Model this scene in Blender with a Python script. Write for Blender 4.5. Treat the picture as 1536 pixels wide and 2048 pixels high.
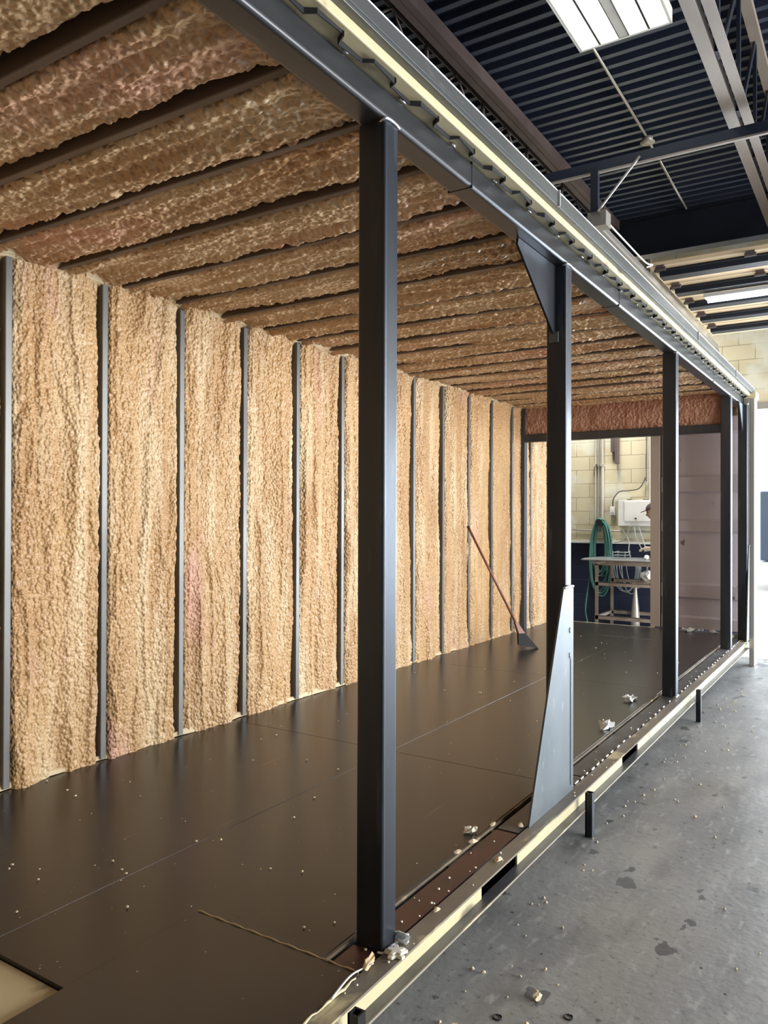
import bpy, math, random
import numpy as np
from mathutils import Vector, Matrix
random.seed(7)
PI = math.pi
SC = bpy.context.scene
for o in list(bpy.data.objects): bpy.data.objects.remove(o)
COL = SC.collection

# ------------------------------------------------------------------ camera
CAMH = 1.53
yaw, pitch, roll, FPX = .5690753, .00454632, .00322321, 1557.19
F = np.array([math.cos(yaw)*math.cos(pitch), math.sin(yaw)*math.cos(pitch), math.sin(pitch)])
Rt = np.array([math.sin(yaw), -math.cos(yaw), 0.]); U = np.cross(Rt, F)
c_, s_ = math.cos(roll), math.sin(roll)
R1 = c_*Rt+s_*U; U1 = -s_*Rt+c_*U
cam_d = bpy.data.cameras.new('camera'); cam = bpy.data.objects.new('camera', cam_d); COL.objects.link(cam)
cam.matrix_world = Matrix(((R1[0], U1[0], -F[0], 0), (R1[1], U1[1], -F[1], 0), (R1[2], U1[2], -F[2], CAMH), (0, 0, 0, 1)))
cam_d.sensor_fit = 'AUTO'; cam_d.sensor_width = 36; cam_d.lens = FPX/2048*36
cam_d.clip_start = .05; cam_d.clip_end = 200
SC.camera = cam
# ------------------------------------------------------------------ world, sun, daylight, exposure
SC.view_settings.view_transform = 'Standard'; SC.view_settings.look = 'None'
SC.view_settings.gamma = 1; SC.view_settings.use_curve_mapping = False
SC.view_settings.exposure = 0.0
w = bpy.data.worlds.new('sky'); SC.world = w; w.use_nodes = True
bg = w.node_tree.nodes['Background']; bg.inputs[0].default_value = (.86, .93, 1, 1); bg.inputs[1].default_value = 2.2
def lamp(name, kind, loc, direction, energy, color, size=None, size_y=None, angle=None):
    d = bpy.data.lights.new(name, kind); d.energy = energy; d.color = color
    if size: d.shape = 'RECTANGLE'; d.size = size; d.size_y = size_y
    if angle is not None: d.angle = angle
    o = bpy.data.objects.new(name, d); COL.objects.link(o); o.location = loc
    o.rotation_euler = Vector(direction).to_track_quat('-Z', 'Y').to_euler()
    return o
lamp('sun', 'SUN', (30, -10, 30), (-.5, .22, -.95), 7.0, (1, .95, .86), angle=.01)
# daylight entering by the large side bay (right of the camera) and by the far door
lamp('daylight_side_bay', 'AREA', (6.0, -7.9, 2.15), (-.12, 1, 0), 1650, (1.0, .98, .95), 9.0, 3.9)
lamp('daylight_far_door', 'AREA', (11.9, -1.6, 1.45), (-1, .10, -.02), 680, (.74, .87, 1), 4.2, 2.8)

# ------------------------------------------------------------------ materials
def mat(name, base=(.5, .5, .5), rough=.6, metal=0., spec=.5, noise=None, bump=None, coord='Object', emis=None, alpha=None, scale_vec=None, extra=None):
    m = bpy.data.materials.new(name); m.use_nodes = True; nt = m.node_tree; N = nt.nodes; L = nt.links
    b = N['Principled BSDF']
    b.inputs['Base Color'].default_value = (*base, 1); b.inputs['Roughness'].default_value = rough
    b.inputs['Metallic'].default_value = metal; b.inputs['Specular IOR Level'].default_value = spec
    tc = N.new('ShaderNodeTexCoord'); mp = N.new('ShaderNodeMapping'); L.new(tc.outputs[coord], mp.inputs[0])
    if scale_vec: mp.inputs['Scale'].default_value = scale_vec
    m['_'] = 1
    if noise:   # list of (color, scale, lo, hi, stretch vec)
        prev = None
        for col, sc, lo, hi, st in noise:
            mm = N.new('ShaderNodeMapping'); mm.inputs['Scale'].default_value = st; L.new(tc.outputs[coord], mm.inputs[0])
            n = N.new('ShaderNodeTexNoise'); n.inputs['Scale'].default_value = sc; n.inputs['Detail'].default_value = 6
            L.new(mm.outputs[0], n.inputs[0])
            r = N.new('ShaderNodeMapRange'); r.inputs[1].default_value = lo; r.inputs[2].default_value = hi
            L.new(n.outputs[0], r.inputs[0])
            x = N.new('ShaderNodeMix'); x.data_type = 'RGBA'; L.new(r.outputs[0], x.inputs[0])
            if prev is None: x.inputs[6].default_value = (*base, 1)
            else: L.new(prev, x.inputs[6])
            x.inputs[7].default_value = (*col, 1); prev = x.outputs[2]
        L.new(prev, b.inputs['Base Color']); 
    if bump:    # list of (kind, scale, strength, distance, stretch)
        prev = None
        for kind, sc, stg, dist, st in bump:
            mm = N.new('ShaderNodeMapping'); mm.inputs['Scale'].default_value = st; L.new(tc.outputs[coord], mm.inputs[0])
            if kind == 'noise':
                n = N.new('ShaderNodeTexNoise'); n.inputs['Detail'].default_value = 4; out = n.outputs[0]
            else:
                n = N.new('ShaderNodeTexVoronoi'); n.feature = 'SMOOTH_F1'; n.inputs['Smoothness'].default_value = .6; out = n.outputs[0]
            n.inputs['Scale'].default_value = sc; L.new(mm.outputs[0], n.inputs[0])
            bp = N.new('ShaderNodeBump'); bp.inputs['Strength'].default_value = stg; bp.inputs['Distance'].default_value = dist
            bp.invert = kind != 'noise'
            L.new(out, bp.inputs['Height'])
            if prev: L.new(prev, bp.inputs['Normal'])
            prev = bp.outputs[0]
        L.new(prev, b.inputs['Normal'])
    if emis: b.inputs['Emission Color'].default_value = (*emis[0], 1); b.inputs['Emission Strength'].default_value = emis[1]
    if alpha: b.inputs['Transmission Weight'].default_value = alpha
    if extra: extra(nt, b, tc)
    return m
def specks(scale, thr, pick, color, rnd_stretch=(1, 1, 1)):
    """small scattered dots laid over the base colour"""
    def f(nt, b, tc):
        N, L = nt.nodes, nt.links
        src = b.inputs['Base Color'].links[0].from_socket if b.inputs['Base Color'].links else None
        for (sc, th, pk, colr) in zip(scale, thr, pick, color):
            v = N.new('ShaderNodeTexVoronoi'); v.inputs['Scale'].default_value = sc; L.new(tc.outputs['Object'], v.inputs[0])
            lt = N.new('ShaderNodeMath'); lt.operation = 'LESS_THAN'; lt.inputs[1].default_value = th; L.new(v.outputs['Distance'], lt.inputs[0])
            sx = N.new('ShaderNodeSeparateColor'); L.new(v.outputs['Color'], sx.inputs[0])
            l2 = N.new('ShaderNodeMath'); l2.operation = 'LESS_THAN'; l2.inputs[1].default_value = pk; L.new(sx.outputs[0], l2.inputs[0])
            mu = N.new('ShaderNodeMath'); mu.operation = 'MULTIPLY'; L.new(lt.outputs[0], mu.inputs[0]); L.new(l2.outputs[0], mu.inputs[1])
            x = N.new('ShaderNodeMix'); x.data_type = 'RGBA'; L.new(mu.outputs[0], x.inputs[0]); x.inputs[7].default_value = (*colr, 1)
            if src: L.new(src, x.inputs[6])
            else: x.inputs[6].default_value = b.inputs['Base Color'].default_value
            src = x.outputs[2]
        L.new(src, b.inputs['Base Color'])
    return f
V1 = (1, 1, 1)
M = {}
M['foam_wall'] = mat('foam_wall', (.55, .345, .165), .33, spec=.5,
    noise=[((.42, .235, .10), 2.2, .45, .72, (2.2, 1, .35)), ((.70, .54, .33), 3.1, .5, .75, (3, 1, .3)), ((.60, .34, .25), 1.6, .60, .74, (2, 1, .6)), ((.38, .20, .075), 5, .62, .8, (3, 1, .25))],
    bump=[('vor', 66, 1.0, .013, (1, 1, .85)), ('noise', 36, .3, .010, V1)])
M['foam_ceil'] = mat('foam_ceil', (.62, .43, .25), .38, spec=.55,
    noise=[((.48, .26, .12), 2.0, .42, .7, (2.4, .5, 1)), ((.70, .40, .28), 1.4, .56, .72, (1.5, .6, 1)), ((.78, .60, .40), 4, .6, .8, (2, .5, 1))],
    bump=[('vor', 48, 1.0, .016, (1, .8, 1)), ('noise', 24, .5, .016, V1)])
M['foam_cut'] = mat('foam_cut', (.66, .52, .33), .8, noise=[((.72, .62, .42), 9, .4, .7, V1)], bump=[('noise', 40, .4, .006, V1)])
M['foam_pink'] = mat('foam_pink', (.36, .19, .125), .6, noise=[((.33, .15, .10), 3, .4, .7, V1), ((.50, .30, .20), 6, .55, .8, V1)], bump=[('vor', 40, .8, .014, V1)])
def steel(name, base, dark, rough=.4, metal=.7, extra=None, st=(1, 1, .15)):
    return mat(name, base, rough, metal, noise=[(dark, 3.5, .35, .7, st), (tuple(min(1, c*1.5) for c in base), 22, .62, .78, st)], bump=[('noise', 60, .12, .002, V1)], extra=extra)
M['steel_post'] = steel('mill_scale_steel', (.085, .096, .115), (.042, .050, .065), .34, .75)
M['steel_beam'] = steel('mill_scale_beam', (.085, .088, .095), (.045, .047, .055), .34, .75, st=(.15, 1, 1))
M['steel_plate'] = steel('steel_plate', (.15, .17, .185), (.10, .12, .135), .5, .5, st=(1, 1, .5))
M['steel_cap'] = steel('steel_cap', (.15, .155, .15), (.08, .085, .09), .42, .6, st=(.3, 1, 1))
M['steel_black'] = mat('black_steel', (.02, .022, .028), .45, .3)
M['stud'] = mat('galvanised_stud', (.20, .205, .20), .42, .55, noise=[((.11, .11, .11), 4, .4, .7, (1, 1, .3))])
M['rib'] = mat('roof_rib_brown', (.13, .095, .075), .5, .2, noise=[((.07, .05, .04), 5, .4, .7, (1, .3, 1))])
M['cream'] = mat('cream_paint', (.62, .55, .34), .5, noise=[((.52, .46, .30), 3, .4, .7, (.4, 1, 1)), ((.20, .16, .11), 7, .62, .70, (.5, 1, 1))])
M['cream_worn'] = mat('cream_worn', (.24, .21, .16), .55, .1, noise=[((.16, .13, .11), 4, .42, .62, (.5, 1, 1)), ((.60, .52, .32), 6, .56, .64, (.5, 1, 1))])
M['brown_plate'] = mat('red_brown_primer', (.085, .032, .024), .38, noise=[((.05, .03, .028), 5, .45, .7, V1), ((.12, .03, .03), 3, .6, .7, V1)])
M['grey_plate'] = mat('grey_plate', (.14, .14, .15), .42, .5, noise=[((.09, .085, .09), 6, .4, .7, V1)])
M['weld'] = mat('weld_bead', (.75, .76, .78), .3, .8, bump=[('noise', 120, .8, .004, V1)])
M['plywood'] = mat('dark_phenolic_plywood', (.021, .0190, .0190), .28, spec=.52,
    noise=[((.016, .014, .013), 1.3, .42, .62, V1), ((.025, .021, .020), 3, .5, .8, (.3, 1, 1)), ((.17, .14, .11), 5, .70, .78, (.25, 6, 1))],
    bump=[('noise', 14, .05, .003, V1)],
    extra=specks((5.5, 22, 40), (.055, .07, .09), (.75, .10, .06), ((.006, .005, .005), (.55, .48, .36), (.30, .25, .19))))
def ground_extra(nt, b, tc):
    specks((9, 30), (.05, .06), (.35, .10), ((.03, .03, .03), (.55, .52, .45)))(nt, b, tc)
    N, L = nt.nodes, nt.links
    n = N.new('ShaderNodeTexNoise'); n.inputs['Scale'].default_value = 1.6; n.inputs['Detail'].default_value = 8; L.new(tc.outputs['Object'], n.inputs[0])
    r = N.new('ShaderNodeMapRange'); r.inputs[1].default_value = .35; r.inputs[2].default_value = .65; r.inputs[3].default_value = .26; r.inputs[4].default_value = .52
    L.new(n.outputs[0], r.inputs[0]); L.new(r.outputs[0], b.inputs['Roughness'])
M['ground'] = mat('garage_concrete', (.31, .305, .29), .5,
    noise=[((.20, .20, .205), .8, .40, .68, V1), ((.40, .39, .36), 2.0, .45, .8, (.5, 1.8, 1)), ((.20, .195, .19), 3.4, .52, .72, (.6, 1.6, 1)), ((.17, .17, .17), 40, .60, .72, V1), ((.42, .42, .40), 26, .58, .75, (.35, 1, 1)), ((.13, .13, .13), 5, .655, .665, (1, 1.4, 1))],
    bump=[('noise', 30, .25, .006, V1), ('noise', 4, .2, .01, V1)], extra=ground_extra)
M['outdoor'] = mat('outdoor_concrete', (.62, .60, .56), .9)
def block_extra(nt, b, tc):
    N, L = nt.nodes, nt.links
    sp = N.new('ShaderNodeSeparateXYZ'); L.new(tc.outputs['Object'], sp.inputs[0])
    cb = N.new('ShaderNodeCombineXYZ'); L.new(sp.outputs[1], cb.inputs[0]); L.new(sp.outputs[2], cb.inputs[1])
    br = N.new('ShaderNodeTexBrick'); L.new(cb.outputs[0], br.inputs[0]); br.inputs['Scale'].default_value = 1
    br.inputs['Brick Width'].default_value = .4; br.inputs['Row Height'].default_value = .2; br.inputs['Mortar Size'].default_value = .006
    br.inputs['Mortar Smooth'].default_value = .4
    br.inputs['Color1'].default_value = (.58, .52, .36, 1); br.inputs['Color2'].default_value = (.52, .47, .32, 1); br.inputs['Mortar'].default_value = (.30, .27, .18, 1)
    n = N.new('ShaderNodeTexNoise'); n.inputs['Scale'].default_value = 3; n.inputs['Detail'].default_value = 8; L.new(tc.outputs['Object'], n.inputs[0])
    r = N.new('ShaderNodeMapRange'); r.inputs[1].default_value = .5; r.inputs[2].default_value = .62; L.new(n.outputs[0], r.inputs[0])
    x = N.new('ShaderNodeMix'); x.data_type = 'RGBA'; x.inputs[7].default_value = (.60, .59, .48, 1); L.new(r.outputs[0], x.inputs[0]); L.new(br.outputs[0], x.inputs[6])
    gt = N.new('ShaderNodeMath'); gt.operation = 'LESS_THAN'; gt.inputs[1].default_value = 1.14; L.new(sp.outputs[2], gt.inputs[0])
    y = N.new('ShaderNodeMix'); y.data_type = 'RGBA'; y.inputs[7].default_value = (.012, .020, .050, 1); L.new(gt.outputs[0], y.inputs[0]); L.new(x.outputs[2], y.inputs[6])
    L.new(y.outputs[2], b.inputs['Base Color'])
    bp = N.new('ShaderNodeBump'); bp.inputs['Strength'].default_value = .5; bp.inputs['Distance'].default_value = .008; bp.invert = True
    L.new(br.outputs['Fac'], bp.inputs['Height']); L.new(bp.outputs[0], b.inputs['Normal'])
M['block'] = mat('painted_block', (.5, .45, .3), .6, extra=block_extra)
M['wall_dark'] = mat('dim_block_wall', (.22, .21, .18), .8, noise=[((.16, .15, .13), 2, .4, .7, V1)])
M['deck_dark'] = mat('navy_flute_shade', (.010, .018, .040), .6)  # deck paint with the shade of the flutes put into the colour; cross bar shares it
M['deck_flat'] = mat('navy_rib_lit', (.070, .092, .135), .45, .3, noise=[((.05, .07, .11), 2, .4, .7, V1)])  # same deck paint, lightened to carry the light on the lower flats
M['joist_brown'] = mat('joist_red_oxide', (.115, .088, .085), .55, .1, noise=[((.085, .062, .06), 4, .4, .7, V1)])
M['joist_grey'] = mat('joist_grey', (.34, .30, .27), .5, .2, noise=[((.26, .225, .20), 4, .4, .7, (.4, 1, 1))])
M['navy'] = mat('navy_steel', (.014, .020, .034), .5, .2)
M['white'] = mat('white_enamel', (.80, .80, .78), .4)
M['tube'] = mat('fluorescent_tube', (1, 1, 1), .4, emis=((1, .97, .90), 9))
M['lens'] = mat('fixture_reflector', (.5, .5, .49), .35, .3)
M['conduit'] = mat('conduit_pipe', (.55, .52, .46), .4, .4)
M['peach'] = mat('door_section_peach', (.82, .64, .42), .5, noise=[((.74, .56, .36), 2, .4, .7, (1, .3, 1))])
M['galv'] = mat('galvanised_track', (.42, .40, .37), .4, .6)
M['grey_door'] = mat('grey_lilac_paint', (.50, .47, .53), .5, noise=[((.44, .42, .48), 2, .4, .7, V1), ((.16, .14, .14), 9, .68, .74, V1)])
M['gasket'] = mat('taupe_door_edge', (.44, .385, .335), .5)
M['green_hose'] = mat('green_rubber_hose', (.05, .17, .14), .45)
M['cable'] = mat('grey_cable', (.30, .34, .34), .5)
M['dark_cable'] = mat('dark_cable', (.10, .09, .08), .5)
M['panel'] = mat('light_grey_enamel', (.66, .66, .63), .45, noise=[((.58, .57, .53), 5, .5, .7, V1)])
M['table_top'] = mat('scuffed_steel_top', (.30, .33, .34), .4, .6)
M['table_frame'] = mat('tan_angle_iron', (.36, .30, .25), .55, .2, noise=[((.24, .18, .14), 6, .45, .7, V1)])
M['rust'] = mat('rust', (.30, .15, .06), .8)
M['wood'] = mat('splintered_wood', (.62, .46, .25), .7)
M['lath'] = mat('ply_edge', (.23, .18, .12), .8, noise=[((.09, .07, .05), 6, .4, .6, (.4, 1, 1)), ((.36, .29, .18), 8, .6, .7, V1)])
M['broom_handle'] = mat('red_brown_handle', (.19, .07, .045), .45)
M['broom_bristle'] = mat('black_bristle', (.02, .02, .022), .8, bump=[('noise', 90, .8, .01, (4, 4, .3))])
M['crumb'] = mat('foam_crumb', (.72, .60, .42), .8)
M['crumb_white'] = mat('white_foam', (.86, .82, .70), .7)
M['plastic'] = mat('crumpled_film', (.70, .74, .74), .25, spec=.7)
M['pink_film'] = mat('pink_red_film', (.55, .06, .12), .35)
M['skin'] = mat('skin', (.48, .28, .20), .5)
M['cloth_dark'] = mat('dark_cloth', (.035, .035, .05), .9)
M['cap'] = mat('dark_brown_cap', (.06, .04, .045), .8)
M['glove'] = mat('tan_glove', (.42, .36, .27), .8)
M['truck'] = mat('slate_blue_truck', (.06, .09, .14), .3, .2)
M['rubber'] = mat('tyre_rubber', (.02, .02, .02), .8)
M['glass'] = mat('dark_window_glass', (.02, .03, .04), .05)
M['white_body'] = mat('white_trim', (.7, .72, .74), .4)

# ------------------------------------------------------------------ mesh helpers
class MB:
    def __init__(s): s.v = []; s.f = []; s.m = []
    def add(s, vs, fs, mi=0):
        n = len(s.v); s.v += [tuple(v) for v in vs]; s.f += [tuple(i+n for i in f) for f in fs]; s.m += [mi]*len(fs); return s
    def box(s, x0, x1, y0, y1, z0, z1, mi=0):
        vs = [(x, y, z) for x in (x0, x1) for y in (y0, y1) for z in (z0, z1)]
        return s.add(vs, [(0, 1, 3, 2), (4, 6, 7, 5), (0, 4, 5, 1), (2, 3, 7, 6), (0, 2, 6, 4), (1, 5, 7, 3)], mi)
    def prism(s, pts, axis, a, b, mi=0):
        """extrude a 2D polygon along axis from a to b; pts in the other two axes (in order)"""
        def mk(p, t):
            q = [0, 0, 0]; k = [i for i in range(3) if i != axis]; q[axis] = t; q[k[0]] = p[0]; q[k[1]] = p[1]; return q
        n = len(pts); vs = [mk(p, a) for p in pts]+[mk(p, b) for p in pts]
        fs = [tuple(range(n))[::-1], tuple(range(n, 2*n))]+[(i, (i+1) % n, n+(i+1) % n, n+i) for i in range(n)]
        return s.add(vs, fs, mi)
    def rtube(s, x0, x1, y0, y1, z0, z1, axis, r=.008, seg=3, mi=0):
        """bar with rounded long edges"""
        lim = [(x0, x1), (y0, y1), (z0, z1)]; k = [i for i in range(3) if i != axis]
        (a0, a1), (b0, b1) = lim[k[0]], lim[k[1]]; pts = []
        for ca, cb, st in ((a1-r, b1-r, 0), (a0+r, b1-r, 1), (a0+r, b0+r, 2), (a1-r, b0+r, 3)):
            for i in range(seg+1):
                t = (st+i/seg)*PI/2; pts.append((ca+r*math.cos(t), cb+r*math.sin(t)))
        return s.prism(pts, axis, lim[axis][0], lim[axis][1], mi)
    def tube(s, path, r, n=8, mi=0, closed=False):
        P = [Vector(p) for p in path]; m = len(P); rs = r if isinstance(r, (list, tuple)) else [r]*m
        up = Vector((0, 0, 1)); vs = []; prev = None
        for i, p in enumerate(P):
            d = (P[min(i+1, m-1)]-P[max(i-1, 0)]).normalized()
            if prev is None:
                a = up if abs(d.z) < .9 else Vector((1, 0, 0)); u = d.cross(a).normalized()
            else: u = (prev-d*prev.dot(d)).normalized()
            prev = u; v = d.cross(u)
            for k in range(n):
                t = 2*PI*k/n; vs.append(p+(u*math.cos(t)+v*math.sin(t))*rs[i])
        fs = [(i*n+k, i*n+(k+1) % n, (i+1)*n+(k+1) % n, (i+1)*n+k) for i in range(m-1) for k in range(n)]
        fs += [tuple(range(n))[::-1], tuple((m-1)*n+k for k in range(n))]
        return s.add(vs, fs, mi)
    def cyl(s, p0, p1, r, n=16, r1=None, mi=0): return s.tube([p0, p1], [r, r if r1 is None else r1], n, mi)
    def build(s, name, mats, parent=None, smooth=False, bevel=0, origin=None):
        if not isinstance(mats, (list, tuple)): mats = [mats]
        org = Vector(origin) if origin is not None else (parent_origin(parent) if parent else Vector((0, 0, 0)))
        me = bpy.data.meshes.new(name); me.from_pydata([tuple(Vector(v)-org) for v in s.v], [], s.f)
        for mm in mats: me.materials.append(mm)
        for p, mi in zip(me.polygons, s.m): p.material_index = mi; p.use_smooth = smooth
        me.validate(); me.update()
        o = bpy.data.objects.new(name, me); COL.objects.link(o)
        if parent: o.parent = parent
        elif origin is not None: o.location = org
        if bevel:
            b = o.modifiers.new('bevel', 'BEVEL'); b.width = bevel; b.segments = 2; b.limit_method = 'ANGLE'
        return o
def parent_origin(p):
    o = Vector((0, 0, 0))
    while p: o += p.location; p = p.parent
    return o
def tag(o, label=None, cat=None, group=None, kind=None):
    for k, v in (('label', label), ('category', cat), ('group', group), ('kind', kind)):
        if v: o[k] = v
    return o
def thing(name, loc, label, cat, group=None):
    o = bpy.data.objects.new(name, None); COL.objects.link(o); o.location = loc; o.empty_display_size = .1
    return tag(o, label, cat, group)
def copy_tree(o, parent=None):
    c = o.copy(); COL.objects.link(c); c.parent = parent
    for ch in list(o.children): copy_tree(ch, c)
    return c
def struct(name, mb, m, **k): return tag(mb.build(name, m, **k), kind='structure')
def smoothpath(pts, n=8):
    P = [Vector(p) for p in pts]; out = []
    for i in range(len(P)-1):
        p0, p1, p2, p3 = P[max(i-1, 0)], P[i], P[i+1], P[min(i+2, len(P)-1)]
        for k in range(n):
            t = k/n; out.append(.5*((2*p1)+(p2-p0)*t+(2*p0-5*p1+4*p2-p3)*t*t+(3*p1-p0-3*p2+p3)*t**3))
    out.append(P[-1]); return out

# numpy noise
def _h(ix, iy, seed):
    n = (ix.astype(np.int64)*374761393+iy.astype(np.int64)*668265263+seed*1442695041) & 0xffffffff
    n = ((n ^ (n >> 13))*1274126177) & 0xffffffff
    return ((n ^ (n >> 16)) & 0xffff)/65535.
def vnoise(x, y, seed=0):
    ix, iy = np.floor(x), np.floor(y); fx, fy = x-ix, y-iy; fx = fx*fx*(3-2*fx); fy = fy*fy*(3-2*fy)
    a, b, c, d = _h(ix, iy, seed), _h(ix+1, iy, seed), _h(ix, iy+1, seed), _h(ix+1, iy+1, seed)
    return (a*(1-fx)+b*fx)*(1-fy)+(c*(1-fx)+d*fx)*fy
def fbm(x, y, seed=0, o=4):
    t, a, s = 0, .5, 0
    for k in range(o): t = t+a*vnoise(x*2**k, y*2**k, seed+k*17); s += a; a *= .5
    return t/s
def worley(x, y, seed=0):
    ix, iy = np.floor(x), np.floor(y); best = np.full(x.shape, 9.)
    for dx in (-1, 0, 1):
        for dy in (-1, 0, 1):
            cx, cy = ix+dx, iy+dy
            px, py = cx+_h(cx, cy, seed), cy+_h(cx, cy, seed+91)
            best = np.minimum(best, (px-x)**2+(py-y)**2)
    return np.sqrt(best)
def grid_obj(name, P, m, parent):
    """P: (a,b,3) array of world points"""
    a, b = P.shape[:2]; org = parent_origin(parent)
    V = P.reshape(-1, 3)-np.array(org)
    i = np.arange(a-1)[:, None]*b+np.arange(b-1)[None, :]; i = i.reshape(-1)
    Fc = np.stack([i, i+1, i+b+1, i+b], 1)
    me = bpy.data.meshes.new(name); me.vertices.add(len(V)); me.vertices.foreach_set('co', V.astype(np.float32).ravel())
    me.loops.add(Fc.size); me.loops.foreach_set('vertex_index', Fc.astype(np.int32).ravel())
    me.polygons.add(len(Fc)); me.polygons.foreach_set('loop_start', (np.arange(len(Fc))*4).astype(np.int32))
    me.polygons.foreach_set('use_smooth', np.ones(len(Fc), bool))
    me.materials.append(m); me.update(calc_edges=True); me.validate()
    o = bpy.data.objects.new(name, me); COL.objects.link(o); o.parent = parent
    return o

# ================================================================== SETTING
GS = .0125
def gz(x): return -GS*(x-3)
# floor slab (falls gently towards the far door)
b = MB(); n = 24
xs = [-6+17.2*i/n for i in range(n+1)]
b.add([(x, y, gz(x)) for x in xs for y in (-8, 6)]+[(x, y, gz(x)-.2) for x in xs for y in (-8, 6)],
      [(2*i, 2*i+2, 2*i+3, 2*i+1) for i in range(n)])
floor = struct('floor', b, M['ground'])
for k, (x, y) in enumerate([(1.93, .93), (2.02, .86), (1.80, .86), (1.98, .72), (2.18, .98), (2.30, .80), (1.74, .93), (1.86, .79)]):
    r = MB(); r.tube([(x+.013*math.cos(t*PI/6), y+.013*math.sin(t*PI/6), gz(x)+.0012) for t in range(13)], .0028, 6)
    r.build('anchor_hole', M['steel_black'], floor, smooth=True)
b = MB(); b.box(11.2, 70, -40, 40, gz(11.2)-.3, gz(11.2)-.02); struct('floor_outdoor', b, M['outdoor'])
# far block wall with the door opening
OY0, OY1, OZ = -3.6, 1.42, 2.97
b = MB(); b.box(11.2, 11.4, OY1, 6, -.15, 6); b.box(11.2, 11.4, -8, OY0, -.15, 6); b.box(11.2, 11.4, OY0, OY1, OZ, 6)
wall_far = struct('wall_far', b, M['block'])
b = MB(); b.box(11.13, 11.2, OY0-.1, OY1+.1, 2.93, 3.02); struct('trim_1', b, M['galv'])
b = MB(); b.box(11.12, 11.199, 1.6, 5.9, 1.14, 1.17); struct('trim_2', b, M['panel'])
b = MB(); b.box(-6, 11.2, 6, 6.2, -.15, 6); struct('wall_left', b, M['wall_dark'])
b = MB(); b.box(-6.2, -6, -8, 6, -.15, 6); struct('wall_back', b, M['wall_dark'])
b = MB(); b.box(-6, 1.4, -8.2, -8, -.15, 6); b.box(10.6, 11.2, -8.2, -8, -.15, 6); b.box(1.4, 10.6, -8.2, -8, 4.12, 6)
struct('wall_right', b, M['wall_dark'])
# roof deck, flutes running across the hall
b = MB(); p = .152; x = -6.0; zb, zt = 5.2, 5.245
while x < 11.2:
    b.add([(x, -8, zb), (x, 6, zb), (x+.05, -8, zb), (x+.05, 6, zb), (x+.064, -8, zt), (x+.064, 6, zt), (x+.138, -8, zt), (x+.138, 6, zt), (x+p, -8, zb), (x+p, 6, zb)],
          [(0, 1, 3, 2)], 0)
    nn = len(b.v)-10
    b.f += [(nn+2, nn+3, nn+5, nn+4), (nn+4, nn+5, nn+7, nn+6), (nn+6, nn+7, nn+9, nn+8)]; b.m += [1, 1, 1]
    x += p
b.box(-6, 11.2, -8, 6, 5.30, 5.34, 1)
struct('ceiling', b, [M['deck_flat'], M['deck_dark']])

# ================================================================== BUILDING STEEL
def joist(y, m, label, x0=-5.9, x1=9.7, wd=.10, gap=.004):
    t = thing('roof_joist', (x0, y, 4.7), label, 'roof joist', None)
    for s in (-1, 1):
        c = MB(); a = y+s*gap; e = y+s*wd/2
        c.box(x0, x1, min(a, e), max(a, e), 4.7, 4.706); c.box(x0, x1, min(a, a+s*.006), max(a, a+s*.006), 4.706, 4.76)
        c.build('bottom_chord', m, t)
    c = MB(); c.box(x0, x1, y-wd/2, y+wd/2, 5.192, 5.198); c.box(x0, x1, y-.006, y+.006, 5.14, 5.192); c.build('top_chord', m, t)
    k = 0; x = x0+.1
    while x+.55 < x1:
        w_ = MB(); za, zb_ = (4.75, 5.16) if k % 2 == 0 else (5.16, 4.75)
        w_.tube([(x, y, za), (x+.5, y, zb_)], .009, 6); w_.build('web_bar', m, t); x += .5; k += 1
        if k % 2 == 0:
            w_ = MB(); w_.box(x-.015, x+.015, y-.012, y+.012, 4.76, 5.16); w_.build('web_bar', m, t)
    return t
joist(2.95, M['joist_brown'], 'dark brown open-web roof joist half hidden behind the container edge')
t = thing('roof_beam', (1, 2.80, 5.1), 'long reddish brown roof beam under the deck just above the container edge', 'roof beam')
for y0, y1 in ((2.745, 2.800), (2.806, 2.862)):
    b = MB(); b.box(-5.9, 9.7, y0, y1, 5.08, 5.19); b.build('flange', M['joist_brown'], t)
t = thing('roof_truss', (1, .815, 4.25), 'deep pale grey roof truss with twin bottom angles beside the ceiling light', 'roof truss')
for y0, y1 in ((.745, .806), (.833, .906)):
    b = MB(); b.box(-5.9, 9.7, y0, y1, 4.25, 4.258); y = y1 if y0 > .8 else y0
    b.box(-5.9, 9.7, (y0 if y0 > .8 else y1-.007), (y0+.007 if y0 > .8 else y1), 4.258, 4.32); b.build('bottom_chord', M['joist_grey'], t)
b = MB(); b.box(-5.9, 9.7, .77, .845, 5.13, 5.19); b.build('top_chord', M['joist_grey'], t)
x = -5.5; k = 0
while x < 9.2:
    b = MB(); b.box(x, x+.05, .808, .831, 4.27, 5.13); b.build('web_post', M['navy'], t)
    b = MB(); b.prism([(x+.05, 4.27), (x+.10, 4.27), (x+.82, 5.13), (x+.76, 5.13)], 1, .810, .828); b.build('web_diagonal', M['navy'], t)
    x += .80; k += 1
t = thing('roof_girder', (9.7, 0, 4.72), 'dark navy deep steel girder crossing under the deck before the raised door', 'girder')
b = MB(); b.box(9.78, 9.80, -8, 6, 4.74, 5.17); b.build('web', M['navy'], t)
for z in (4.72, 5.172):
    b = MB(); b.box(9.7, 9.88, -8, 6, z, z+.02); b.build('flange', M['navy'], t)
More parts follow.
